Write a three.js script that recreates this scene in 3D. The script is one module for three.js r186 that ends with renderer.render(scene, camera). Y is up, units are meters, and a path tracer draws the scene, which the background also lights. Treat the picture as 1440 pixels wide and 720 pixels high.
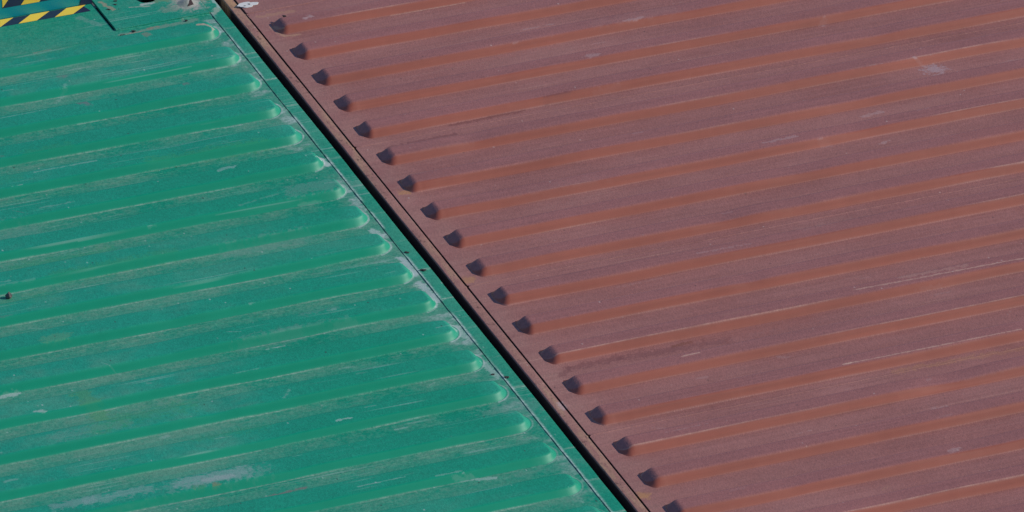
import * as THREE from 'three';
import { mergeGeometries } from 'three/addons/utils/BufferGeometryUtils.js';

// ---------- camera, sky, sun, exposure ----------
const scene = new THREE.Scene();
const camera = new THREE.PerspectiveCamera(4.0577, 2, 0.5, 400);
camera.position.set(-6.4558, 9.9418, 16.7030);
camera.lookAt(-6.4558 + 0.32546 * 20, 9.9418 - 0.48312 * 20, 16.7030 - 0.81281 * 20);

const SUN_EL = THREE.MathUtils.degToRad(31.5);
const sunDir = new THREE.Vector3(0.93 * Math.cos(SUN_EL), Math.sin(SUN_EL), 0.37 * Math.cos(SUN_EL)).normalize();
const sun = new THREE.DirectionalLight(new THREE.Color(1.0, 0.95, 0.87), 3.6);
sun.position.copy(sunDir).multiplyScalar(30);
sun.castShadow = true;
sun.shadow.mapSize.set(4096, 4096);
Object.assign(sun.shadow.camera, { left: -5, right: 5, top: 5, bottom: -5, near: 1, far: 60 });
sun.shadow.bias = -0.0004;
scene.add(sun, sun.target);
{ // clear blue sky, paler towards the horizon
  const w = 64, h = 32, d = new Float32Array(w * h * 4);
  for (let j = 0; j < h; j++) for (let i = 0; i < w; i++) {
    const el = ((j + 0.5) / h - 0.5) * Math.PI, s = Math.max(0, Math.sin(el));
    const k = Math.pow(1 - s, 3.0), o = (j * w + i) * 4;
    const gnd = el < 0;
    d[o] = gnd ? 0.06 : 0.075 + 0.22 * k;
    d[o + 1] = gnd ? 0.058 : 0.15 + 0.22 * k;
    d[o + 2] = gnd ? 0.055 : 0.36 + 0.16 * k;
    d[o + 3] = 1;
  }
  const t = new THREE.DataTexture(d, w, h, THREE.RGBAFormat, THREE.FloatType);
  t.mapping = THREE.EquirectangularReflectionMapping;
  t.magFilter = THREE.LinearFilter; t.needsUpdate = true;
  scene.background = t; scene.environment = t; scene.environmentIntensity = 1;
}
const renderer = new THREE.WebGLRenderer({ antialias: true });
renderer.toneMapping = THREE.LinearToneMapping;
renderer.toneMappingExposure = 1.0;
renderer.shadowMap.enabled = true;

// ---------- helpers ----------
function rng(seed) { let a = seed >>> 0; return () => { a = (a + 0x6D2B79F5) | 0; let t = Math.imul(a ^ (a >>> 15), 1 | a); t = (t + Math.imul(t ^ (t >>> 7), 61 | t)) ^ t; return ((t ^ (t >>> 14)) >>> 0) / 4294967296; }; }
const TAB = new Float32Array(65536); { const r = rng(77); for (let i = 0; i < 65536; i++) TAB[i] = r(); }
const hash = (ix, iy) => TAB[(Math.imul(ix, 374761) + Math.imul(iy, 668265) + ((ix * 31) ^ (iy * 17))) & 65535];
function vn(x, y) { // value noise 0..1
  const ix = Math.floor(x), iy = Math.floor(y); let fx = x - ix, fy = y - iy;
  fx = fx * fx * (3 - 2 * fx); fy = fy * fy * (3 - 2 * fy);
  const a = hash(ix, iy), b = hash(ix + 1, iy), c = hash(ix, iy + 1), e = hash(ix + 1, iy + 1);
  return a + (b - a) * fx + (c - a) * fy + (a - b - c + e) * fx * fy;
}
const fbm = (x, y) => vn(x, y) * 0.5 + vn(x * 2.03 + 7, y * 2.03 + 3) * 0.3 + vn(x * 4.1 + 1, y * 4.1 + 9) * 0.2;
const ss = (a, b, x) => { let t = (x - a) / (b - a); t = t < 0 ? 0 : t > 1 ? 1 : t; return t * t * (3 - 2 * t); };
const clamp = (x, a = 0, b = 1) => x < a ? a : x > b ? b : x;
const used = {};
const numbered = n => { const k = used[n] = (used[n] ?? -1) + 1; return k ? `${n}_${String(k).padStart(3, '0')}` : n; };
function mesh(name, g, m, parent) {
  const o = new THREE.Mesh(g, m); o.name = name; o.castShadow = o.receiveShadow = true; parent.add(o); return o;
}
function thing(name, label, category, pos, group) {
  const o = new THREE.Group(); o.name = numbered(name); o.position.set(...pos);
  o.userData = { label, category }; if (group) o.userData.group = group; scene.add(o); return o;
}

// ---------- roof layout in metres: x across the roofs (0 = the green roof's edge at the gap), z along the gap ----------
const P = 0.18;
const RED = { c0: -1.604, xe: 0.102, dir: 1, far: 2.36, edge: 0.0275, wall: 2.465, lend: 0.033, rend: 0.026, rfar: 0.007, hw: 0.0465, side: 0.0208, rh: 0.0222, n: 31 };
const GRN = { c0: -1.662, xe: -0.057, dir: -1, far: -2.34, edge: 0, wall: -2.44, lend: 0.028, rend: 0.056, rfar: 0.056, hw: 0.0550, side: 0.0195, rh: 0.0215, n: 31 };
const Z0 = -2.10, Z1 = 3.96, TZ1 = 2.0, TX = 2.46;
const halfWidth = (S, l, w = 1) => { const R = w < 0 ? S.rfar : S.rend; return l <= 0 ? 0 : l < R ? S.hw * Math.sqrt(1 - (1 - l / R) ** 2) : S.hw; };
const bend = (S, i, l) => ss(0.05, 0.5, l) * ((vn(l * 1.1 + 3, i * 7.9 + S.dir * 31) - 0.5) * 0.0065 + (vn(l * 3.7, i * 3.1 + S.dir * 11) - 0.5) * 0.0022);   // ribs are not ruler-straight

// ---------- painted, weathered steel: one map pair per roof, in metres ----------
const SZ = 2048;
const lut = new Uint8Array(4097);
for (let i = 0; i <= 4096; i++) { const c = i / 4096; lut[i] = Math.round(255 * (c <= 0.0031308 ? c * 12.92 : 1.055 * Math.pow(c, 1 / 2.4) - 0.055)); }
const enc = v => lut[Math.round(clamp(v) * 4096)];
// one mark: from (x0,z0) to (x1,z1), half width w, colour, strength, raggedness
const inMark = (m, x, z) => {
  const dx = m[2] - m[0], dz = m[3] - m[1], L2 = dx * dx + dz * dz;
  const t = L2 ? clamp(((x - m[0]) * dx + (z - m[1]) * dz) / L2) : 0;
  const ex = x - m[0] - t * dx, ez = z - m[1] - t * dz;
  const d = Math.sqrt(ex * ex * (L2 ? 1 : m[9] ?? 1) + ez * ez) / m[4];
  if (d > 1.6) return 0;
  return m[6] * (1 - ss(0.45, 1.2, d + m[7] * (fbm(x * 90 + m[0] * 50, z * 130) - 0.5) * 2));
};
function paint(S, base, marks) {
  const col = new Uint8Array(SZ * SZ * 4), rou = new Uint8Array(SZ * SZ * 4), bmp = new Uint8Array(SZ * SZ * 4);
  const buckets = Array.from({ length: 64 }, () => []);
  for (const m of marks) { const a = Math.min(m[1], m[3]) - m[4] * 2, b = Math.max(m[1], m[3]) + m[4] * 2;
    for (let k = 0; k < 64; k++) { const z = Z0 + (TZ1 - Z0) * k / 64, zz = z + (TZ1 - Z0) / 64; if (zz > a && z < b) buckets[k].push(m); } }
  const c = [0, 0, 0];
  for (let j = 0; j < SZ; j++) {
    const z = Z0 + (TZ1 - Z0) * (j + 0.5) / SZ, bk = buckets[Math.min(63, Math.floor(j / SZ * 64))];
    const i0 = clamp(Math.round((z - S.c0) / P), 0, S.n - 1), w = z - (S.c0 + i0 * P), aw = Math.abs(w);
    for (let i = 0; i < SZ; i++) {
      const q = TX * (i + 0.5) / SZ, x = S.dir * q, l = S.dir * (x - S.xe);
      const ds = halfWidth(S, l, w) - Math.abs(w - bend(S, i0, l)) + (vn(x * 6, i0 * 9.3) - 0.5) * 0.003;
      const o = (j * SZ + i) * 4;
      const r = base(c, x, z, l, ds, w, i0);
      let rough = r[0], hgt = r[1];
      for (const m of bk) { let a = inMark(m, x, z); if (a > 0 && ds > 0.001 && ds < 0.016) a *= 0.22; if (a > 0) { c[0] += (m[5][0] - c[0]) * a; c[1] += (m[5][1] - c[1]) * a; c[2] += (m[5][2] - c[2]) * a; if (m[8]) rough += (m[8] - rough) * a; } }
      col[o] = enc(c[0]); col[o + 1] = enc(c[1]); col[o + 2] = enc(c[2]); col[o + 3] = 255;
      rou[o] = rou[o + 1] = rou[o + 2] = Math.round(255 * clamp(rough)); rou[o + 3] = 255;
      bmp[o] = bmp[o + 1] = bmp[o + 2] = Math.round(255 * clamp(hgt)); bmp[o + 3] = 255;
    }
  }
  const mk = (d, srgb) => { const t = new THREE.DataTexture(d, SZ, SZ, THREE.RGBAFormat); t.magFilter = THREE.LinearFilter; t.minFilter = THREE.LinearMipmapLinearFilter; t.generateMipmaps = true; t.anisotropy = 8; t.wrapS = t.wrapT = THREE.MirroredRepeatWrapping; if (srgb) t.colorSpace = THREE.SRGBColorSpace; t.needsUpdate = true; return t; };
  return new THREE.MeshPhysicalMaterial({ ior: S === GRN ? 1.40 : 1.48, map: mk(col, true), roughnessMap: mk(rou), roughness: 1, metalness: 0, bumpMap: mk(bmp), bumpScale: 0.0008 });
}
const mix3 = (c, t, a) => { c[0] += (t[0] - c[0]) * a; c[1] += (t[1] - c[1]) * a; c[2] += (t[2] - c[2]) * a; };

// red-brown roof
const redPaint = [0.300, 0.083, 0.049], redFade = [0.312, 0.127, 0.106], redDust = [0.335, 0.157, 0.136], redScr = [0.56, 0.34, 0.25];
function redBase(c, x, z, l, ds, w, i0) {
  c[0] = redPaint[0]; c[1] = redPaint[1]; c[2] = redPaint[2];
  const fine = vn(x * 420, z * 420), st = vn(x * 5 + i0 * 13, z * 330), big = fbm(x * 2.2, z * 5), med = fbm(x * 14, z * 22);
  const inner = ss(0.0165, 0.0225, ds), out = 1 - ss(-0.002, 0.004, ds), wall = (1 - inner) * (1 - out);
  let fade = Math.max(inner, out);
  mix3(c, redFade, fade * (0.86 + 0.14 * st)); mix3(c, [0.298, 0.112, 0.100], inner * (0.2 + 0.3 * big));
  mix3(c, redDust, out * clamp(0.15 + 0.85 * (big - 0.25) + 0.5 * (med - 0.5)) * 0.75);
  // margin beside the rail: dustier, ochre grit
  const mar = 1 - ss(0.05, 0.19, x - RED.edge);
  mix3(c, [0.35, 0.17, 0.135], out * mar * clamp(0.35 + 1.1 * (med - 0.35)));
  if (x < 0.0272) { c[0] = 0.070; c[1] = 0.036; c[2] = 0.030; return [0.85, 0.5]; }  // rail side in the gap: grime colour, darkened to paint in the gap's shade
  if (x < 0.059) { mix3(c, [0.34, 0.165, 0.120], 0.5); mix3(c, [0.42, 0.255, 0.150], clamp((fbm(x * 70, z * 11) - 0.40) * 3.2) * 0.8 * (0.25 + 0.75 * ss(0.35, 0.6, vn(3, z * 2.4)))); mix3(c, [0.12, 0.055, 0.04], ss(0.68, 0.80, fbm(x * 120 + 5, z * 60)) * 0.7); mix3(c, [0.50, 0.36, 0.28], Math.exp(-Math.pow((x - 0.0565) / 0.0014, 2)) * 0.5 * vn(z * 40, 2)); }
  // chalky lines worn along the ridge edges
  const far = w < 0;
  const eBase = Math.exp(-Math.pow((ds + 0.0015) / 0.0018, 2)), eTop = Math.exp(-Math.pow((ds - (far ? 0.0190 : 0.0215)) / 0.0019, 2));
  const seg = ss(0.50, 0.75, vn(x * 3.1 + i0 * 17.7, 5.5)) , seg2 = ss(0.62, 0.8, vn(x * 2.3 + i0 * 7.1, 9.5)), tex = vn(x * 60, z * 200);
  mix3(c, redScr, eBase * (far ? 0.2 : 0.06 * seg) * (0.5 + 0.7 * tex));
  mix3(c, redScr, eTop * (far ? 0.22 + 0.45 * seg : 0.65 * seg2) * (0.3 + 0.8 * tex));
  // long fine drag scratches in the valleys
  const sc = vn(x * 1.7 + 40, z * 260 + i0);
  mix3(c, redScr, ss(0.86, 0.97, sc) * 0.28 * out * ss(0.45, 0.7, vn(x * 4 + 9, z * 6)));
  const g = 1 + (fine - 0.5) * 0.16 * (1 - 0.9 * wall) + (vn(x * 30, z * 90) - 0.5) * 0.05 + (vn(x * 250, z * 135) - 0.5) * 0.16 * (1 - wall) +  (st - 0.5) * 0.10 + (vn(x * 2.5 + 60, z * 120) - 0.5) * 0.09 + (fbm(x * 5 + 20, z * 9) - 0.5) * 0.16 + (big - 0.5) * 0.14;
  c[0] *= g; c[1] *= g; c[2] *= g;
  // grit specks
  const sp = hash(Math.floor(x * 230) + 900, Math.floor(z * 150) + 500);
  if (wall < 0.5) { if (sp > 0.9994) mix3(c, [0.55, 0.42, 0.36], (sp - 0.9994) * 900); else if (sp < 0.0004) mix3(c, [0.09, 0.05, 0.045], 0.5); }
  return [0.52 - 0.12 * wall + 0.16 * out * big + (fine - 0.5) * 0.1 * (1 - wall), 0.5 + (1 - wall) * (fine - 0.5) * 0.5 + (med - 0.5) * 0.5];
}
const maroon = [0.16, 0.055, 0.050], pale = [0.50, 0.36, 0.34], ochre = [0.48, 0.24, 0.09];
const redMarks = [
  [0.15, -0.765, 0.36, -0.772, 0.012, maroon, 0.5, 1.2, 0.5], [0.37, -0.829, 0.60, -0.838, 0.008, maroon, 0.5, 1.2, 0.5], [0.675, -0.848, 0.757, -0.858, 0.009, maroon, 0.55, 1.1, 0.5],
  [0.116, 0.662, 0.150, 0.630, 0.013, maroon, 0.45, 1.0, 0.5], [0.150, 0.634, 0.30, 0.630, 0.016, maroon, 0.42, 1.1, 0.5], [0.30, 0.634, 0.62, 0.650, 0.017, maroon, 0.40, 1.5, 0.5], [0.47, 0.627, 0.52, 0.622, 0.009, [0.22, 0.08, 0.05], 0.7, 0.6, 0.5],
  [1.841, -0.629, 1.841, -0.629, 0.034, [0.42, 0.32, 0.33], 0.55, 1.2, 0.7], [1.80, -0.68, 1.825, -0.65, 0.006, pale, 0.4, 0.8], [1.647, -1.018, 1.66, -1.02, 0.011, pale, 0.3, 1.5], [1.584, -0.437, 1.52, -0.430, 0.008, pale, 0.3, 1.6], [1.35, -0.30, 1.33, -0.31, 0.009, pale, 0.2, 1.5], [1.093, -1.225, 1.15, -1.225, 0.008, pale, 0.35, 1.1],
  [1.044, 0.556, 1.284, 0.5635, 0.0032, redScr, 0.5, 1.5], [1.284, 0.562, 1.571, 0.567, 0.0032, redScr, 0.6, 1.2], [1.20, 0.54, 1.40, 0.545, 0.008, redScr, 0.25, 1.6], [0.849, 0.9335, 1.386, 0.9375, 0.0026, redScr, 0.6, 1.0], [0.845, 0.932, 0.87, 0.932, 0.0035, redScr, 0.9, 0.8], [0.98, 0.985, 1.363, 1.000, 0.012, ochre, 0.22, 1.4],
  [0.0744, 1.345, 0.0744, 1.345, 0.022, ochre, 0.7, 0.7], [0.0937, -0.4955, 0.10, -0.49, 0.018, ochre, 0.6, 0.8], [0.0784, 0.0595, 0.08, 0.06, 0.022, ochre, 0.5, 0.8], [0.053, 0.80, 0.053, 0.83, 0.010, pale, 0.6, 0.9],
  [0.46, -1.56, 0.70, -1.557, 0.003, redScr, 0.7, 0.9], [0.16, -1.642, 0.32, -1.645, 0.003, redScr, 0.8, 0.8], [0.10, -1.62, 0.115, -1.56, 0.010, [0.46, 0.27, 0.17], 0.7, 0.7], [0.115, -1.55, 0.16, -1.545, 0.006, [0.46, 0.27, 0.17], 0.6, 0.8], [0.09, -1.70, 0.20, -1.70, 0.010, [0.46, 0.25, 0.14], 0.4, 1.1],
  [0.03, -1.86, 0.045, -1.80, 0.018, [0.5, 0.30, 0.14], 0.7, 0.9], [0.20, -1.60, 0.22, -1.605, 0.009, pale, 0.5, 1.0], [0.55, 0.70, 0.60, 0.702, 0.003, redScr, 0.9, 0.7], [0.45, 0.725, 0.50, 0.723, 0.004, redScr, 0.7, 0.8],
  [1.02, 1.42, 1.05, 1.42, 0.010, [0.16, 0.14, 0.13], 0.5, 1.1], [1.0, 1.22, 1.03, 1.22, 0.012, pale, 0.45, 1.2], [1.12, 1.57, 1.16, 1.575, 0.004, redScr, 0.8, 0.8], [0.92, 1.47, 0.95, 1.47, 0.009, pale, 0.3, 1.7],
];
{ const r = rng(5); for (let k = 0; k < 70; k++) { const x = 0.15 + r() * 2.1, z = -1.7 + r() * 3.5, L = 0.02 + r() * r() * 0.16, a = r() < 0.75 ? (r() - 0.5) * 0.12 : (r() - 0.5) * 2.6; redMarks.push([x, z, x + L * Math.cos(a), z + L * Math.sin(a) * 0.6, 0.0014 + r() * r() * 0.010, r() < 0.6 ? pale : r() < 0.5 ? maroon : [0.37, 0.19, 0.12], 0.08 + r() * r() * 0.34, 1.7]); }
  for (let k = 0; k < 26; k++) { const x = 0.1 + r() * 2.2, z = -1.7 + r() * 3.5; redMarks.push([x, z, x + 0.05 + r() * 0.3, z + (r() - 0.5) * 0.02, 0.02 + r() * 0.03, r() < 0.5 ? [0.30, 0.10, 0.07] : [0.36, 0.18, 0.15], 0.14 + r() * 0.14, 1.3]); } }

// green roof
const grnPaint = [0.001, 0.265, 0.146], grnFade = [0.009, 0.278, 0.176], grnDust = [0.115, 0.285, 0.195], chalk = [0.46, 0.55, 0.50];
function grnBase(c, x, z, l, ds, w, i0) {
  if (x > -0.0013) { c[0] = 0.014; c[1] = 0.022; c[2] = 0.020; return [0.8, 0.5]; }  // lower rail side: gap shade painted dark over grime, cuts green bounce light
  c[0] = grnPaint[0]; c[1] = grnPaint[1]; c[2] = grnPaint[2];
  const fine = vn(x * 420, z * 420), st = vn(x * 6 + i0 * 13, z * 330), big = fbm(x * 2.0 + 30, z * 4), med = fbm(x * 16, z * 26), f2 = vn(x * 150, z * 190);
  const out = 1 - ss(-0.001, 0.004, ds), inner = ss(0.0130, 0.0240, ds), wall = (1 - inner) * (1 - out), near = ss(0.2, 1.3, z);
  const left = ss(0.35, 1.1, -x), worn = clamp(0.15 + 0.75 * Math.max(left, 1 - ss(-1.5, -0.5, z)) + (big - 0.5) * 1.2 - 0.15 * near);
  mix3(c, grnFade, inner * clamp(0.30 + 0.75 * worn + (st - 0.5) * 0.4));
  // grey dust dried in the valleys and along the margin
  const top = 1 - ss(-1.66, -1.40, z);
  const mar = 1 - ss(0.045, 0.16, -x);
  const dust = clamp(0.20 + 0.22 * left + 1.2 * (big - 0.35) + 1.0 * (med - 0.5) + (f2 - 0.5) * 0.55 + 0.30 * mar - 0.45 * near * mar) * (w > 0 ? 1 : 0.7 + 0.3 * mar);
  mix3(c, grnFade, out * (0.35 + 0.4 * worn));
  mix3(c, grnDust, out * dust * (x > -0.040 ? 0.25 : 0.85) * (z < -1.75 ? 0.7 : 1));
  mix3(c, [0.38, 0.47, 0.43], out * (x < -0.042 ? 1 : 0) * mar * ss(0.50, 0.72, med + 0.2 * (big - 0.5)) * (0.3 + 0.5 * f2) * (1 - 0.6 * near));
  mix3(c, grnDust, inner * ss(0.48, 0.8, big * 0.6 + med * 0.4) * 0.4 * worn);
  // chalk tide line around the ridge ends and feet
  const arc = Math.exp(-Math.pow((ds + 0.0025) / 0.0025, 2)) * (ds < 0.004 ? 1 : 0);
  const tip = 1 - ss(0.03, 0.10, l);
  // distance outside the rounded end
  if (l < 0.045 && l > -0.02) {
    const cx = l - GRN.rend, rr = Math.sqrt(Math.min(0, cx) ** 2 / (GRN.rend * GRN.rend) + (w / GRN.hw) ** 2);
    const e = Math.exp(-Math.pow((rr - 1.045) / 0.045, 2));
    mix3(c, chalk, e * (0.5 + 0.5 * ss(0.3, 0.6, vn(i0 * 3.3, w * 60 + 4))) * (0.7 + 0.3 * f2) * (i0 > 13 ? 0.4 : 1));
  } else mix3(c, [0.28, 0.42, 0.32], arc * (0.15 + 0.75 * ss(0.3, 0.7, vn(x * 7, i0 * 7.7))) * (0.4 + f2 * 0.8));
  mix3(c, [0.05, 0.40, 0.27], tip * ss(0.002, 0.010, ds) * (l > 0 ? 0.05 + 0.3 * vn(i0 * 5.7, 2) : 0));  // rib ends facing the sun: extra brightness painted into the green
  // weld line at the rail, chalky
  const wl = Math.exp(-Math.pow((x + 0.0385) / 0.004, 2));
  mix3(c, [0.50, 0.58, 0.53], wl * ss(0.15, 0.5, vn(z * 11, 3.3)) * (0.4 + 0.6 * f2) * (z > -1.78 ? 0.9 : 0));
  // pale drag streaks
  const sc = vn(x * 3.2 + 11, z * 200 + i0 * 5);
  mix3(c, [0.30, 0.47, 0.40], ss(0.80, 0.96, sc) * 0.38 * (ds > 0.0125 || out > 0.5 ? 1 : 0.1) * ss(0.42, 0.66, vn(x * 5 + 2, z * 7)));
  const g = 1 + (fine - 0.5) * 0.20 * (1 - 0.9 * wall) + (vn(x * 30, z * 90) - 0.5) * 0.06 + (vn(x * 250, z * 135) - 0.5) * 0.15 * (1 - wall) +  (f2 - 0.5) * 0.14 * (out + inner) + (big - 0.5) * 0.12;
  c[0] *= g; c[1] *= g; c[2] *= g;
  const sp = hash(Math.floor(x * 230) + 2000, Math.floor(z * 150) + 700);
  if (wall > 0.5) return [0.35 + 0.16 * tip, 0.5]; if (sp > 0.9985) mix3(c, chalk, (sp - 0.9985) * 330); else if (sp < 0.0006) mix3(c, [0.03, 0.06, 0.05], 0.7);
  return [0.54 - 0.19 * wall * (1 - tip) + 0.22 * out * dust + 0.06 * inner + (fine - 0.5) * 0.12, 0.5 + (fine - 0.5) * 0.5 + (med - 0.5) * 0.5];
}
const smut = [0.16, 0.19, 0.17], grey = [0.27, 0.37, 0.35];
const grnMarks = [
  [-1.06, 0.850, -0.89, 0.858, 0.030, grey, 0.45, 1.1, 0.75], [-1.10, 0.858, -0.84, 0.868, 0.030, grey, 0.22, 1.6, 0.75], [-1.00, 0.862, -0.93, 0.865, 0.014, [0.32, 0.38, 0.36], 0.5, 0.7], [-1.33, 0.850, -1.16, 0.850, 0.022, grey, 0.36, 1.2, 0.75], [-1.42, 0.84, -1.32, 0.845, 0.02, grey, 0.4, 1.1],
  [-0.986, 0.892, -0.975, 0.894, 0.010, [0.25, 0.19, 0.09], 0.5, 1.5], [-1.04, 0.890, -1.02, 0.891, 0.012, [0.08, 0.24, 0.1], 0.4, 1.4], [-0.88, 0.978, -0.75, 0.966, 0.006, [0.17, 0.17, 0.15], 0.8, 1.0],
  [-0.61, -1.53, -0.60, -1.51, 0.016, smut, 0.5, 0.9], [-0.615, -1.35, -0.59, -1.32, 0.016, [0.15, 0.16, 0.17], 0.65, 0.9], [-0.285, -1.35, -0.275, -1.33, 0.012, smut, 0.6, 0.9], [-0.283, -1.679, -0.28, -1.675, 0.012, [0.25, 0.2, 0.15], 0.5, 0.9], [-0.63, -1.70, -0.58, -1.705, 0.012, [0.27, 0.3, 0.24], 0.6, 0.9],
  [-0.0600, -0.765, -0.052, -0.735, 0.014, [0.55, 0.60, 0.56], 0.7, 0.9, 0.85], [-0.06, -0.60, -0.056, -0.56, 0.012, chalk, 0.6, 0.9], [-0.072, -0.31, -0.058, -0.27, 0.014, chalk, 0.6, 0.9], [-0.058, -0.13, -0.052, -0.02, 0.014, [0.45, 0.52, 0.50], 0.7, 0.8], [-0.06, 0.03, -0.052, 0.14, 0.014, [0.45, 0.52, 0.50], 0.65, 0.9], [-0.06, 0.30, -0.052, 0.36, 0.016, chalk, 0.5, 0.9], [-0.06, 0.52, -0.052, 0.60, 0.012, chalk, 0.45, 0.9],
  [-0.336, -1.525, -0.30, -1.527, 0.005, [0.34, 0.52, 0.44], 0.8, 0.8], [-0.37, -0.783, -0.318, -0.788, 0.008, [0.26, 0.44, 0.38], 0.5, 1.4], [-1.42, 0.20, -1.317, 0.20, 0.010, [0.42, 0.52, 0.47], 0.65, 1.2], [-1.31, 0.345, -1.287, 0.349, 0.008, [0.40, 0.48, 0.43], 0.6, 1.2], [-0.22, -0.53, -0.15, -0.53, 0.004, chalk, 0.5, 0.9],
  [-0.118, -1.680, -0.100, -1.676, 0.006, [0.42, 0.34, 0.24], 0.9, 0.9], [-0.100, -1.676, -0.078, -1.648, 0.005, [0.44, 0.38, 0.28], 0.8, 1.0], [-0.078, -1.648, -0.092, -1.615, 0.004, [0.44, 0.40, 0.30], 0.7, 1.0],
  [-0.34, -1.738, -0.10, -1.756, 0.012, [0.21, 0.30, 0.22], 0.6, 0.9], [-0.33, -1.735, -0.28, -1.742, 0.008, [0.35, 0.30, 0.22], 0.6, 1.1], [-0.25, -1.752, -0.22, -1.753, 0.006, [0.28, 0.22, 0.15], 0.7, 1.1], [-0.33, -1.96, -0.31, -1.90, 0.008, [0.35, 0.28, 0.18], 0.7, 1.0],
  [-0.22, -1.90, -0.18, -1.897, 0.007, [0.5, 0.52, 0.46], 0.7, 0.9], [-0.26, -1.895, -0.20, -1.882, 0.004, [0.42, 0.42, 0.34], 0.6, 1.0], [-0.17, -1.915, -0.02, -1.875, 0.018, [0.20, 0.25, 0.12], 0.6, 1.0],
  [-0.086, -1.855, -0.086, -1.855, 0.055, [0.48, 0.39, 0.35], 0.75, 0.6, 0.8, 1], [-0.16, -1.84, -0.10, -1.845, 0.02, [0.22, 0.27, 0.2], 0.5, 1.0], [-0.03, -1.77, -0.012, -1.80, 0.012, [0.42, 0.46, 0.36], 0.6, 1.0], [-0.005, -1.86, -0.002, -1.80, 0.006, chalk, 0.6, 1.0],
  [-0.42, -1.90, -0.38, -1.83, 0.012, [0.16, 0.32, 0.26], 0.5, 1.2], [-1.15, -0.02, -1.10, -0.02, 0.02, [0.1, 0.3, 0.16], 0.5, 1.0], [-1.16, 0.3, -1.14, 0.42, 0.03, [0.08, 0.30, 0.12], 0.5, 1.1],
];
{ const r = rng(9); for (let k = 0; k < 120; k++) { const x = -0.1 - r() * 1.6, z = -1.7 + r() * 2.9, L = 0.015 + r() * r() * 0.20, a = r() < 0.75 ? (r() - 0.5) * 0.10 : (r() - 0.5) * 2.6; grnMarks.push([x, z, x + L * Math.cos(a), z + L * Math.sin(a) * 0.6, 0.0014 + r() * r() * 0.008, r() < 0.85 ? [0.34, 0.48, 0.42] : smut, 0.12 + r() * r() * 0.6, 1.5]); }
  for (let k = 0; k < 24; k++) { const x = -0.1 - r() * 1.6, z = -1.7 + r() * 2.9; grnMarks.push([x, z, x + 0.05 + r() * 0.3, z + (r() - 0.5) * 0.02, 0.02 + r() * 0.03, r() < 0.6 ? [0.16, 0.31, 0.25] : [0.04, 0.29, 0.10], 0.15 + r() * 0.2, 1.3]); } }

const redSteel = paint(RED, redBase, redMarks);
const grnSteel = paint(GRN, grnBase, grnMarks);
redSteel.name = 'weathered red-brown paint'; grnSteel.name = 'weathered green paint';
const redPlain = new THREE.MeshStandardMaterial({ color: new THREE.Color(0.20, 0.07, 0.05), roughness: 0.6 });
const grnPlain = new THREE.MeshStandardMaterial({ color: new THREE.Color(0.01, 0.16, 0.12), roughness: 0.6 });
const tealPaint = new THREE.MeshStandardMaterial({ color: new THREE.Color(0.002, 0.29, 0.31), roughness: 0.42 });
const navyTape = new THREE.MeshStandardMaterial({ color: new THREE.Color(0.024, 0.034, 0.075), roughness: 0.34 });
const yellowTape = new THREE.MeshStandardMaterial({ color: new THREE.Color(0.95, 0.66, 0.075), roughness: 0.38 });
const rustMat = new THREE.MeshStandardMaterial({ color: new THREE.Color(0.055, 0.032, 0.030), roughness: 0.95 });

// ---------- shapes ----------
function withUV(g, S) { // uv in metres over the roof, seen from above
  const p = g.attributes.position, uv = new Float32Array(p.count * 2);
  for (let i = 0; i < p.count; i++) { uv[2 * i] = Math.abs(p.getX(i)) / TX; uv[2 * i + 1] = (p.getZ(i) - Z0) / (TZ1 - Z0); }
  g.setAttribute('uv', new THREE.BufferAttribute(uv, 2)); return g;
}
function slab(pts, yTop, thick, S, bevel = 0) { // a plate cut to an outline given in x, z
  const sh = new THREE.Shape(pts.map(p => new THREE.Vector2(p[0], p[1])));
  const g = new THREE.ExtrudeGeometry(sh, { depth: thick - bevel * 2, bevelEnabled: bevel > 0, bevelThickness: bevel, bevelSize: bevel, bevelOffset: -bevel, bevelSegments: 2, curveSegments: 24 });
  g.rotateX(Math.PI / 2); g.translate(0, yTop - bevel, 0);
  return withUV(g, S);
}
const box = (x0, x1, y0, y1, z0, z1) => { const g = new THREE.BoxGeometry(x1 - x0, y1 - y0, z1 - z0); g.translate((x0 + x1) / 2, (y0 + y1) / 2, (z0 + z1) / 2); return g; };

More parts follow.
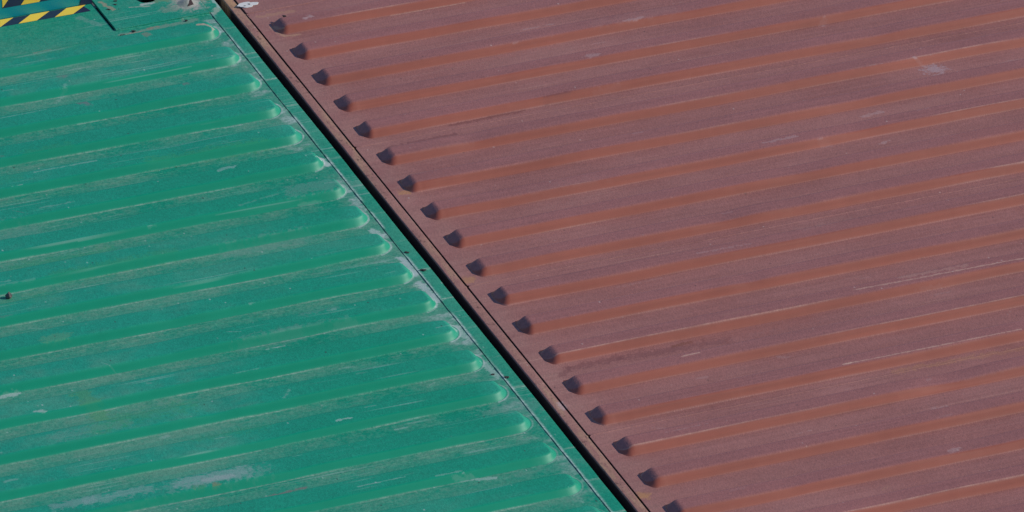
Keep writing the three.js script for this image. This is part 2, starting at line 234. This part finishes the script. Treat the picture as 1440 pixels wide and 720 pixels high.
function ridgeGeometry(S, i) { // one pressed rib: domed, rounded ends, closed on the sheet
  const c = S.c0 + i * P, len = Math.abs(S.far - S.xe), r = rng(100 + i * 7 + (S.dir > 0 ? 0 : 5000));
  const hk = S === GRN && i >= 13 ? 0.90 - 0.03 * Math.min(4, i - 13) : 0.97 + r() * 0.06, lk = 0.90 + r() * 0.20;
  const jig = (r() - 0.5) * 0.006, dents = []; for (let k = 0; k < 3; k++) if (r() < 0.55) dents.push([0.25 + r() * (len - 0.4), 0.06 + r() * 0.14, 0.04 + r() * 0.10]);
  const ls = [0.0004, 0.0012, 0.0025, 0.0045, 0.007, 0.010, 0.0135, 0.017, 0.021, 0.025, 0.029, 0.033, 0.037, 0.042, 0.05, 0.06];
  const st = [...ls]; for (let k = 1; k < 70; k++) st.push(0.06 + (len - 0.12) * k / 70);
  for (let k = ls.length - 1; k >= 0; k--) st.push(len - ls[k]);
  const fr = [0, 0.04, 0.08, 0.12, 0.16, 0.20, 0.24, 0.28, 0.32, 0.38, 0.46, 0.58, 0.76, 1];
  const ts = [...fr.map(f => -1 + f), ...fr.slice(0, -1).reverse().map(f => 1 - f)];
  const N = ts.length, pos = [], idx = [];
  st.forEach((l, a) => {
    const le = Math.min(l, len - l), wv = (le > 0.05 ? (vn(l * 3.5, i * 11.3 + S.dir) - 0.5) * 0.0022 : 0), hwN = halfWidth(S, le, 1) + wv, hwF = halfWidth(S, le, -1) + wv;
    const el = clamp(le / (S.lend * lk)), end = S.dir > 0 ? 1 - Math.pow(1 - el, 1.36) : ss(-0.002, S.lend * lk, le), wob = 1 + (vn(l * 2.2 + 5, i * 5.1) - 0.5) * 0.10 - dents.reduce((a, q) => a + q[1] * Math.exp(-Math.pow((l - q[0]) / q[2], 2)), 0);
    ts.forEach((t) => {
      const hw = t < 0 ? hwF : hwN, ds = hw * (1 - Math.abs(t)), q = clamp(ds / S.side), s = S.dir > 0 ? 0.4 * ss(0, 1, q) + 0.6 * q : 0.7 * ss(0, 1, q) + 0.3 * q;
      const dome = 0.0012 * (1 - t * t);
      const y = ds <= 0 ? -0.0008 : (S.rh * s + dome) * end * hk * wob;
      pos.push(S.xe + S.dir * l + jig, y, c + bend(S, i, l) + t * hw);
    });
    if (a) for (let k = 0; k < N - 1; k++) {
      const p = (a - 1) * N + k, q = a * N + k;
      if (S.dir > 0) idx.push(p, p + 1, q, q, p + 1, q + 1); else idx.push(p, q, p + 1, q, q + 1, p + 1);
    }
  });
  const g = new THREE.BufferGeometry();
  g.setAttribute('position', new THREE.Float32BufferAttribute(pos, 3)); g.setIndex(idx);
  withUV(g, S); g.computeVertexNormals(); return g;
}
function railGeometry(S, x0, x1, yTop, h, rc, seed) { // hollow-section rail along z with soft corners and small dents
  const prof = [[x0, yTop - h], [x0, yTop - h * 0.5], [x0, yTop - rc * 1.6], [x0, yTop - rc], [x0 + rc * 0.3, yTop - rc * 0.3], [x0 + rc, yTop], [(x0 + x1) / 2, yTop], [x1 - rc, yTop], [x1 - rc * 0.3, yTop - rc * 0.3], [x1, yTop - rc], [x1, yTop - rc * 1.6], [x1, yTop - h]];
  const n = 260, pos = [], idx = [], K = prof.length;
  for (let a = 0; a <= n; a++) { const z = Z0 + (Z1 - Z0) * a / n;
    const e = (vn(z * 5, seed) - 0.5) * 0.0022 + (vn(z * 28, seed + 3) - 0.5) * 0.0007;
    prof.forEach(([x, y], k) => { const side = k < 6 ? 1 : k > 6 ? -0.3 : 0; const fy = (vn(z * 9 + k * 0.3, seed + 7) - 0.5) * 0.0006; pos.push(x + (S.dir > 0 ? e * side : (k > 6 ? e : -0.3 * e * (k < 6 ? 1 : 0))), y + fy, z); });
    if (a) for (let k = 0; k < K - 1; k++) { const p = (a - 1) * K + k, q = a * K + k; idx.push(p, q, p + 1, q, q + 1, p + 1); } }
  const g = new THREE.BufferGeometry(); g.setAttribute('position', new THREE.Float32BufferAttribute(pos, 3)); g.setIndex(idx); withUV(g, S);
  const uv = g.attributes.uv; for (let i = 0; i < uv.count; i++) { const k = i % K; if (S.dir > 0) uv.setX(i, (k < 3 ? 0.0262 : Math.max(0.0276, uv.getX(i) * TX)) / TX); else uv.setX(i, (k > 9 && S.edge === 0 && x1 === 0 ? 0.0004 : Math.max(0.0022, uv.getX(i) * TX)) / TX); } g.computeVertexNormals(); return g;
}
function beadGeometry(S, pts, hw, h, seed) { // an uneven weld bead along a path of [x, z]
  const pos = [], idx = [], K = 7; let n = 0;
  for (let s = 0; s < pts.length - 1; s++) {
    const [ax, az] = pts[s], [bx, bz] = pts[s + 1], L = Math.hypot(bx - ax, bz - az), m = Math.ceil(L / 0.008), ux = (bx - ax) / L, uz = (bz - az) / L;
    for (let a = 0; a <= m; a++) { const t = a / m * L, off = (vn(t * 22, seed) - 0.5) * hw * 0.8, ww = hw * (0.7 + 0.6 * vn(t * 70, seed + 1)), hh = h * (0.55 + 0.9 * vn(t * 60, seed + 2)) * (a === 0 || a === m ? 0.1 : 1);
      for (let k = 0; k < K; k++) { const an = Math.PI * k / (K - 1), c = Math.cos(an) * ww + off; pos.push(ax + ux * t - uz * c, Math.sin(an) * hh - (k === 0 || k === K - 1 ? 0.0012 : 0), az + uz * t + ux * c); }
      if (a) for (let k = 0; k < K - 1; k++) { const p = n - K + k, q = n + k; idx.push(p, p + 1, q, q, p + 1, q + 1); }
      n += K; }
  }
  const g = new THREE.BufferGeometry(); g.setAttribute('position', new THREE.Float32BufferAttribute(pos, 3)); g.setIndex(idx); withUV(g, S); g.computeVertexNormals(); return g;
}

// ---------- ground far below, out of sight in the gap ----------
{ const g = new THREE.PlaneGeometry(120, 120); g.rotateX(-Math.PI / 2);
  const o = mesh('ground', g, new THREE.MeshStandardMaterial({ color: new THREE.Color(0.09, 0.088, 0.085), roughness: 0.95 }), scene);
  o.position.y = -2.62; o.userData.kind = 'structure'; }

// ---------- the two containers ----------
function container(S, name, label, mat, plain, seam) {
  const T = thing(name, label, 'shipping container', [0, 0, 0]);
  const d = S.dir, xi = d > 0 ? 0.0605 : -0.0430, xo = d > 0 ? S.wall - 0.034 : S.wall + 0.034;   // sheet edges
  const zs = [S.c0 - 0.5 * P - 0.030]; for (let k = 0; k < 6; k++) zs.push(S.c0 + (4.5 + 5 * k) * P - 0.012);
  zs[6] = Z1 - 0.06;
  for (let k = 0; k < 6; k++) {
    const a = zs[k] + (k ? 0.0006 : 0), b = zs[k + 1] - 0.0006, n = 0.0055;
    const pts = d > 0
      ? [[xi, a + n], [xi + n, a], [xo, a], [xo, b], [xi + n, b], [xi, b - n]]
      : [[xi, a], [xi, b], [xo, b], [xo, a]].map(p => [p[0], p[1]]);
    const sheet = mesh('roof_sheet', slab(pts, 0, 0.003, S), mat, T);
    for (let i = 5 * k; i < 5 * k + 5; i++) if (S.c0 + i * P + S.hw < b) mesh('ridge', ridgeGeometry(S, i), mat, sheet);
    if (k) mesh('weld_seam', beadGeometry(S, [[xi + d * 0.008, zs[k]], [xo, zs[k]]], 0.003, 0.0011, k * 13 + d), mat, T);
  }
  // side rails, end rails and walls
  const y = d > 0 ? -0.0025 : 0.0008;
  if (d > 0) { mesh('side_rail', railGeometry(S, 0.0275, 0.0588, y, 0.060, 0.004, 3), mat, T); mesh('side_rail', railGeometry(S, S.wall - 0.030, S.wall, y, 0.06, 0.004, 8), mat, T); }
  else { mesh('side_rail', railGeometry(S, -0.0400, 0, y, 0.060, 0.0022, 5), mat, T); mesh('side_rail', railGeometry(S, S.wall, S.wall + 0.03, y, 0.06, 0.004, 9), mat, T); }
  mesh('end_rail', withUV(box(Math.min(xi, xo), Math.max(xi, xo), -0.07, -0.001, Z1 - 0.058, Z1), S), plain, T);
  const xa = Math.min(S.edge, S.wall) + 0.012, xb = Math.max(S.edge, S.wall) - 0.012;
  for (const [x0, sg] of [[xa, 1], [xb, -1]]) { // corrugated side walls
    const sh = [], q = 0.28; for (let z = Z0 + 0.02; z < Z1 - 0.3; z += q) sh.push([0, z], [0, z + 0.07], [0.036, z + 0.14], [0.036, z + 0.21]);
    const pos = [], idx = []; sh.forEach(([o, z], k) => { pos.push(x0 + sg * o, -0.062, z, x0 + sg * o, -2.5, z); if (k) idx.push(2 * k - 2, 2 * k - 1, 2 * k, 2 * k, 2 * k - 1, 2 * k + 1); });
    const g = new THREE.BufferGeometry(); g.setAttribute('position', new THREE.Float32BufferAttribute(pos, 3)); g.setIndex(idx); const f = g.toNonIndexed(); f.computeVertexNormals(); withUV(f, S);
    mesh('side_wall', f, plain, T);
  }
  mesh('end_wall', withUV(box(xa + 0.04, xb - 0.04, -2.5, -0.075, Z0 + 0.004, Z0 + 0.02), S), plain, T);
  mesh('end_wall', withUV(box(xa + 0.04, xb - 0.04, -2.5, -0.075, Z1 - 0.02, Z1 - 0.004), S), plain, T);
  mesh('floor', withUV(box(xa, xb, -2.6, -2.5, Z0, Z1), S), plain, T);
  return { T, zTop: zs[0] };
}
const green = container(GRN, 'green_shipping_container', 'weathered green shipping container with chalky dust on its ribbed roof', grnSteel, grnPlain);
const red = container(RED, 'red_brown_shipping_container', 'faded red-brown shipping container with rows of raised ribs on its roof', redSteel, redPlain);

// green roof: plates at the end of the roof
{
  const T = green.T, zt = green.zTop - 0.0006, zp = -1.772;
  const hole = new THREE.Path(); { const pts = []; for (let k = 0; k < 40; k++) { const a = k / 40 * Math.PI * 2, sx = Math.sign(Math.cos(a)) * Math.abs(Math.cos(a)) ** 0.7, sz = Math.sign(Math.sin(a)) * Math.abs(Math.sin(a)) ** 0.7; pts.push(new THREE.Vector2(-0.196 + 0.0300 * sx + 0.004 * sz, -1.962 + 0.056 * sz)); } hole.setFromPoints(pts); }
  const sh = new THREE.Shape([[-0.351, -2.09], [-0.0425, -2.09], [-0.0425, zp - 0.004], [-0.3455, zp]].map(p => new THREE.Vector2(...p)));
  sh.holes.push(hole);
  const g = new THREE.ExtrudeGeometry(sh, { depth: 0.006, bevelEnabled: true, bevelThickness: 0.0008, bevelSize: 0.0008, bevelOffset: -0.0008, bevelSegments: 1 });
  g.rotateX(Math.PI / 2); g.translate(0, 0.0048, 0); withUV(g, GRN);
  const plate = mesh('corner_plate', g, grnSteel, T); plate.userData.label = 'green corner plate with a dark round-ended hole and a rusty lump';
  mesh('roof_end_plate', slab([[-2.40, -2.09], [-0.356, -2.09], [-0.3505, zp + 0.0005], [-0.0432, zp - 0.001], [-0.0432, zt + 0.02], [-2.40, zt + 0.02]], -0.0004, 0.004, GRN), grnSteel, T);
  mesh('weld_seam', beadGeometry(GRN, [[-0.3455, zp + 0.002], [-0.046, zp - 0.001]], 0.0042, 0.0030, 44), grnSteel, T);
  const bead = mesh('weld_seam', beadGeometry(GRN, [[-0.0400, -1.765], [-0.0400, -0.80], [-0.0400, 0.3], [-0.0400, 1.6], [-0.0400, 3.8]], 0.0017, 0.0022, 60), grnSteel, T);
  bead.userData.label = 'chalk-white weld line along the edge of the green roof';
  // a rusty lump bulging from the plate, torn open on the near side
  const lp = [], li = [], M = 26, R = 9;
  for (let r = 0; r <= R; r++) for (let k = 0; k < M; k++) { const a = k / M * Math.PI * 2, f = r / R, rad = f * (0.040 + 0.010 * vn(Math.cos(a) * 2 + 4, Math.sin(a) * 2)); const x = Math.cos(a) * rad, z = Math.sin(a) * rad * 0.9;
    const y = 0.0115 * Math.pow(1 - ss(0, 1, f), 1.2) + 0.0022 * (vn(x * 160 + 3, z * 160) - 0.5) * (1 - f) - (f === 1 ? 0.001 : 0);
    lp.push(-0.086 + x, 0.0046 + y, -1.856 + z); if (r) { const p = (r - 1) * M + k, p2 = (r - 1) * M + (k + 1) % M, q = r * M + k, q2 = r * M + (k + 1) % M; li.push(p, p2, q, q, p2, q2); } }
  const lg = new THREE.BufferGeometry(); lg.setAttribute('position', new THREE.Float32BufferAttribute(lp, 3)); lg.setIndex(li); withUV(lg, GRN); lg.computeVertexNormals();
  mesh('rust_lump', lg, grnSteel, plate);
  const tg = slab([[-0.095, -1.832], [-0.074, -1.836], [-0.0745, -1.862], [-0.079, -1.856]], 0.0, 0.010, GRN, 0.001); const tp = tg.attributes.position;
  for (let i = 0; i < tp.count; i++) { const zz = tp.getZ(i); tp.setY(i, tp.getY(i) + 0.0085 + 0.011 * ss(-1.826, -1.868, zz)); } tg.computeVertexNormals();
  mesh('rust_flake', tg, rustMat, plate);
  // teal header beam standing on the end of the roof
  const bx = new THREE.Shape([[-2.40, 0], [-0.352, 0], [-0.352, 0.115], [-2.40, 0.115]].map(p => new THREE.Vector2(...p)));
  const bg = new THREE.ExtrudeGeometry(bx, { depth: 0.09, bevelEnabled: true, bevelThickness: 0.002, bevelSize: 0.002, bevelOffset: -0.002, bevelSegments: 2 }); bg.translate(0, 0, -1.976 - 0.09);
  const beam = mesh('header_beam', bg, tealPaint, T); beam.userData.label = 'teal beam standing across the far end of the green roof';
  mesh('dark_cap', (() => { const s = new THREE.Shape([[-0.392, 0.001], [-0.353, 0.001], [-0.353, 0.113], [-0.330 - 0.035, 0.113]].map(p => new THREE.Vector2(...p))); const q = new THREE.ExtrudeGeometry(s, { depth: 0.002, bevelEnabled: false }); q.translate(0, 0, -1.974); return q; })(), navyTape, beam);
  // hazard tape on the beam's face
  const prism = (pts, depth, z, m, parent, name) => { const q = new THREE.ExtrudeGeometry(new THREE.Shape(pts.map(p => new THREE.Vector2(...p))), { depth, bevelEnabled: false }); q.translate(0, 0, z); return mesh(name, q, m, parent); };
  const tape1 = prism([[-0.638, 0.037], [-0.455, 0.037], [-0.455, 0.092], [-0.638, 0.092]], 0.0006, -1.9740, navyTape, T, 'hazard_tape');
  tape1.userData.label = 'yellow and black hazard tape on the face of the teal beam';
  prism([[-0.6375, 0.0385], [-0.6375, 0.0915], [-0.596, 0.0915]], 0.0004, -1.9734, yellowTape, tape1, 'yellow_stripe');
  prism([[-0.579, 0.0375], [-0.521, 0.0375], [-0.481, 0.0915], [-0.539, 0.0915]], 0.0004, -1.9734, yellowTape, tape1, 'yellow_stripe');
  // hazard tape on the roof in front of the beam
  const tape2 = mesh('hazard_tape', slab([[-0.86, -1.9712], [-0.3850, -1.9712], [-0.3725, -1.9275], [-0.86, -1.9275]], 0.0004, 0.0006, GRN), navyTape, T);
  tape2.userData.label = 'yellow and navy hazard tape lying on the green roof along the beam';
  for (let k = -2; k < 2; k++) { const a = -0.603 + k * 0.1155; mesh('yellow_stripe', slab([[a, -1.9273], [a + 0.058, -1.9273], [a + 0.1125, -1.9714], [a + 0.052, -1.9714]], 0.0008, 0.0004, GRN), yellowTape, tape2); }
}
// red roof: plates and closing strips at the end of the roof
{
  const T = red.T, zt = red.zTop - 0.0006;
  const plate = mesh('corner_plate', slab([[0.0600, -2.09], [0.66, -2.09], [0.66, -1.7345], [0.0640, -1.7330], [0.0600, -1.738]], 0.0012, 0.005, RED, 0.0008), redSteel, T);
  mesh('roof_end_plate', slab([[0.0590, -1.7325], [0.6605, -1.734], [0.6605, -2.09], [2.43, -2.09], [2.43, zt], [0.0606, zt], [0.0606, -1.6995], [0.0590, -1.7000]], -0.0003, 0.004, RED), redSteel, T);
  mesh('weld_seam', beadGeometry(RED, [[0.12, -1.7335], [0.655, -1.7342]], 0.003, 0.0014, 71), redSteel, T);
}

// ---------- small things lying on the roofs ----------
const flakeMat = new THREE.MeshStandardMaterial({ color: new THREE.Color(0.045, 0.042, 0.036), roughness: 0.85 });
const stoneMat = new THREE.MeshStandardMaterial({ color: new THREE.Color(0.12, 0.115, 0.105), roughness: 0.9 });
function flake(seed, len, wid, h) { // a curled scrap: lumpy, thin, pointed ends
  const r = rng(seed), g = new THREE.IcosahedronGeometry(1, 2), p = g.attributes.position;
  for (let i = 0; i < p.count; i++) { const x = p.getX(i), y = p.getY(i), z = p.getZ(i); const n = 0.75 + 0.5 * vn(x * 2.1 + seed, z * 2.3 + y); p.setXYZ(i, x * len * 0.5 * n, (y * 0.5 + 0.42 + 0.35 * x * x) * h * n, z * wid * 0.5 * n * (1 - 0.5 * x * x) + 0.2 * wid * Math.sin(x * 2)); }
  g.computeVertexNormals(); g.rotateY((r() - 0.5) * 0.7); return g;
}
const chips = [ // x, z, y, length, width, height, label
  [-0.0306, -0.1503, 0.001, 0.016, 0.009, 0.004, 'dark scrap on the green edge rail, upper of the two close together near its middle'],
  [-0.0251, -0.0356, 0.001, 0.020, 0.010, 0.004, 'dark scrap on the green edge rail, lower of the two close together near its middle'],
  [-0.0320, 0.6195, 0.001, 0.013, 0.011, 0.004, 'dark crumb on the green edge rail below the middle of the gap'],
  [-0.0603, 0.5880, 0.000, 0.010, 0.007, 0.003, 'tiny dark crumb on the green roof just inside its weld line, below the middle'],
  [-0.1049, 1.3493, 0.000, 0.012, 0.008, 0.004, 'left of two dark crumbs beside the last green rib end at the bottom'],
  [-0.0890, 1.3557, 0.000, 0.011, 0.008, 0.004, 'right of two dark crumbs beside the last green rib end at the bottom'],
  [-0.2862, -1.9509, 0.005, 0.011, 0.008, 0.003, 'uppermost of three dark specks on the green corner plate left of its hole'],
  [-0.2940, -1.9283, 0.005, 0.009, 0.007, 0.003, 'middle of three dark specks on the green corner plate left of its hole'],
  [-0.3229, -1.9040, 0.005, 0.012, 0.008, 0.003, 'lowest of three dark specks on the green corner plate left of its hole'],
  [-0.3376, -1.7330, 0.001, 0.016, 0.008, 0.004, 'dark rusty crumbs beside the lower left corner of the green corner plate'],
  [-0.2980, -1.7462, 0.001, 0.013, 0.008, 0.004, 'dark chip on the weld below the green corner plate, left of its middle'],
  [-0.1269, -1.7539, 0.001, 0.010, 0.008, 0.004, 'dark round chip on the weld below the rusty lump of the green plate'],
];
for (const [x, z, y, l, w, h, label] of chips) { const o = thing('debris_chip', label, 'debris', [x, y, z]); mesh('chip', flake(Math.round((x + 3) * 1000 + z * 77), l, w, h), flakeMat, o); }
{ const o = thing('debris_chip', 'small dark chip on the end of the topmost red-brown rib', 'debris', [0.146, 0.0185, -1.635]); mesh('chip', flake(31, 0.010, 0.012, 0.006), flakeMat, o); }
{ // pebble
  const g = new THREE.IcosahedronGeometry(1, 1), p = g.attributes.position;
  for (let i = 0; i < p.count; i++) { const x = p.getX(i), y = p.getY(i), z = p.getZ(i), n = 0.8 + 0.4 * vn(x * 1.7 + 9, z * 1.9 + y * 1.3); const k = y > 0 ? 1 - 0.55 * y : 1; p.setXYZ(i, x * 0.0095 * n * k, (y + 0.75) * 0.0105 * n, z * 0.008 * n * k); }
  g.computeVertexNormals();
  const o = thing('pebble', 'small dark pebble between two green ribs at the left edge', 'pebble', [-1.166, 0, -0.322]); mesh('stone', g, stoneMat, o);
}
{ // bird dropping: thin splash of two lobes with a thicker centre
  const sh = new THREE.Shape(); const pts = [];
  for (let k = 0; k < 48; k++) { const a = k / 48 * Math.PI * 2, c = Math.cos(a), s = Math.sin(a); const lobe = c > 0.3 ? 0.62 : 1; const n = 0.88 + 0.28 * vn(c * 3 + 5, s * 3 + 2); pts.push(new THREE.Vector2(c * 0.033 * n, s * 0.0185 * lobe * n)); }
  sh.setFromPoints(pts);
  const g = new THREE.ExtrudeGeometry(sh, { depth: 0.0008, bevelEnabled: true, bevelThickness: 0.0006, bevelSize: 0.001, bevelOffset: -0.001, bevelSegments: 2 }); g.rotateX(Math.PI / 2); g.translate(0, 0.0016, 0);
  const o = thing('bird_dropping', 'white splash with dark spots on the red-brown roof corner by the gap', 'bird dropping', [0.0835, 0.0012, -1.786]); o.rotation.y = -0.05;
  const white = new THREE.MeshStandardMaterial({ color: new THREE.Color(0.66, 0.65, 0.60), roughness: 0.9 });
  mesh('splash', g, white, o);
  for (const [x, z, r] of [[-0.013, 0.008, 0.0026], [0.003, 0.001, 0.0034]]) { const q = flake(Math.round(x * 9000) + 60, r * 2.4, r * 1.8, 0.0024); q.translate(x, 0.0014, z); mesh('dark_spot', q, new THREE.MeshStandardMaterial({ color: new THREE.Color(0.10, 0.10, 0.085), roughness: 0.9 }), o); }
}
renderer.render(scene, camera);
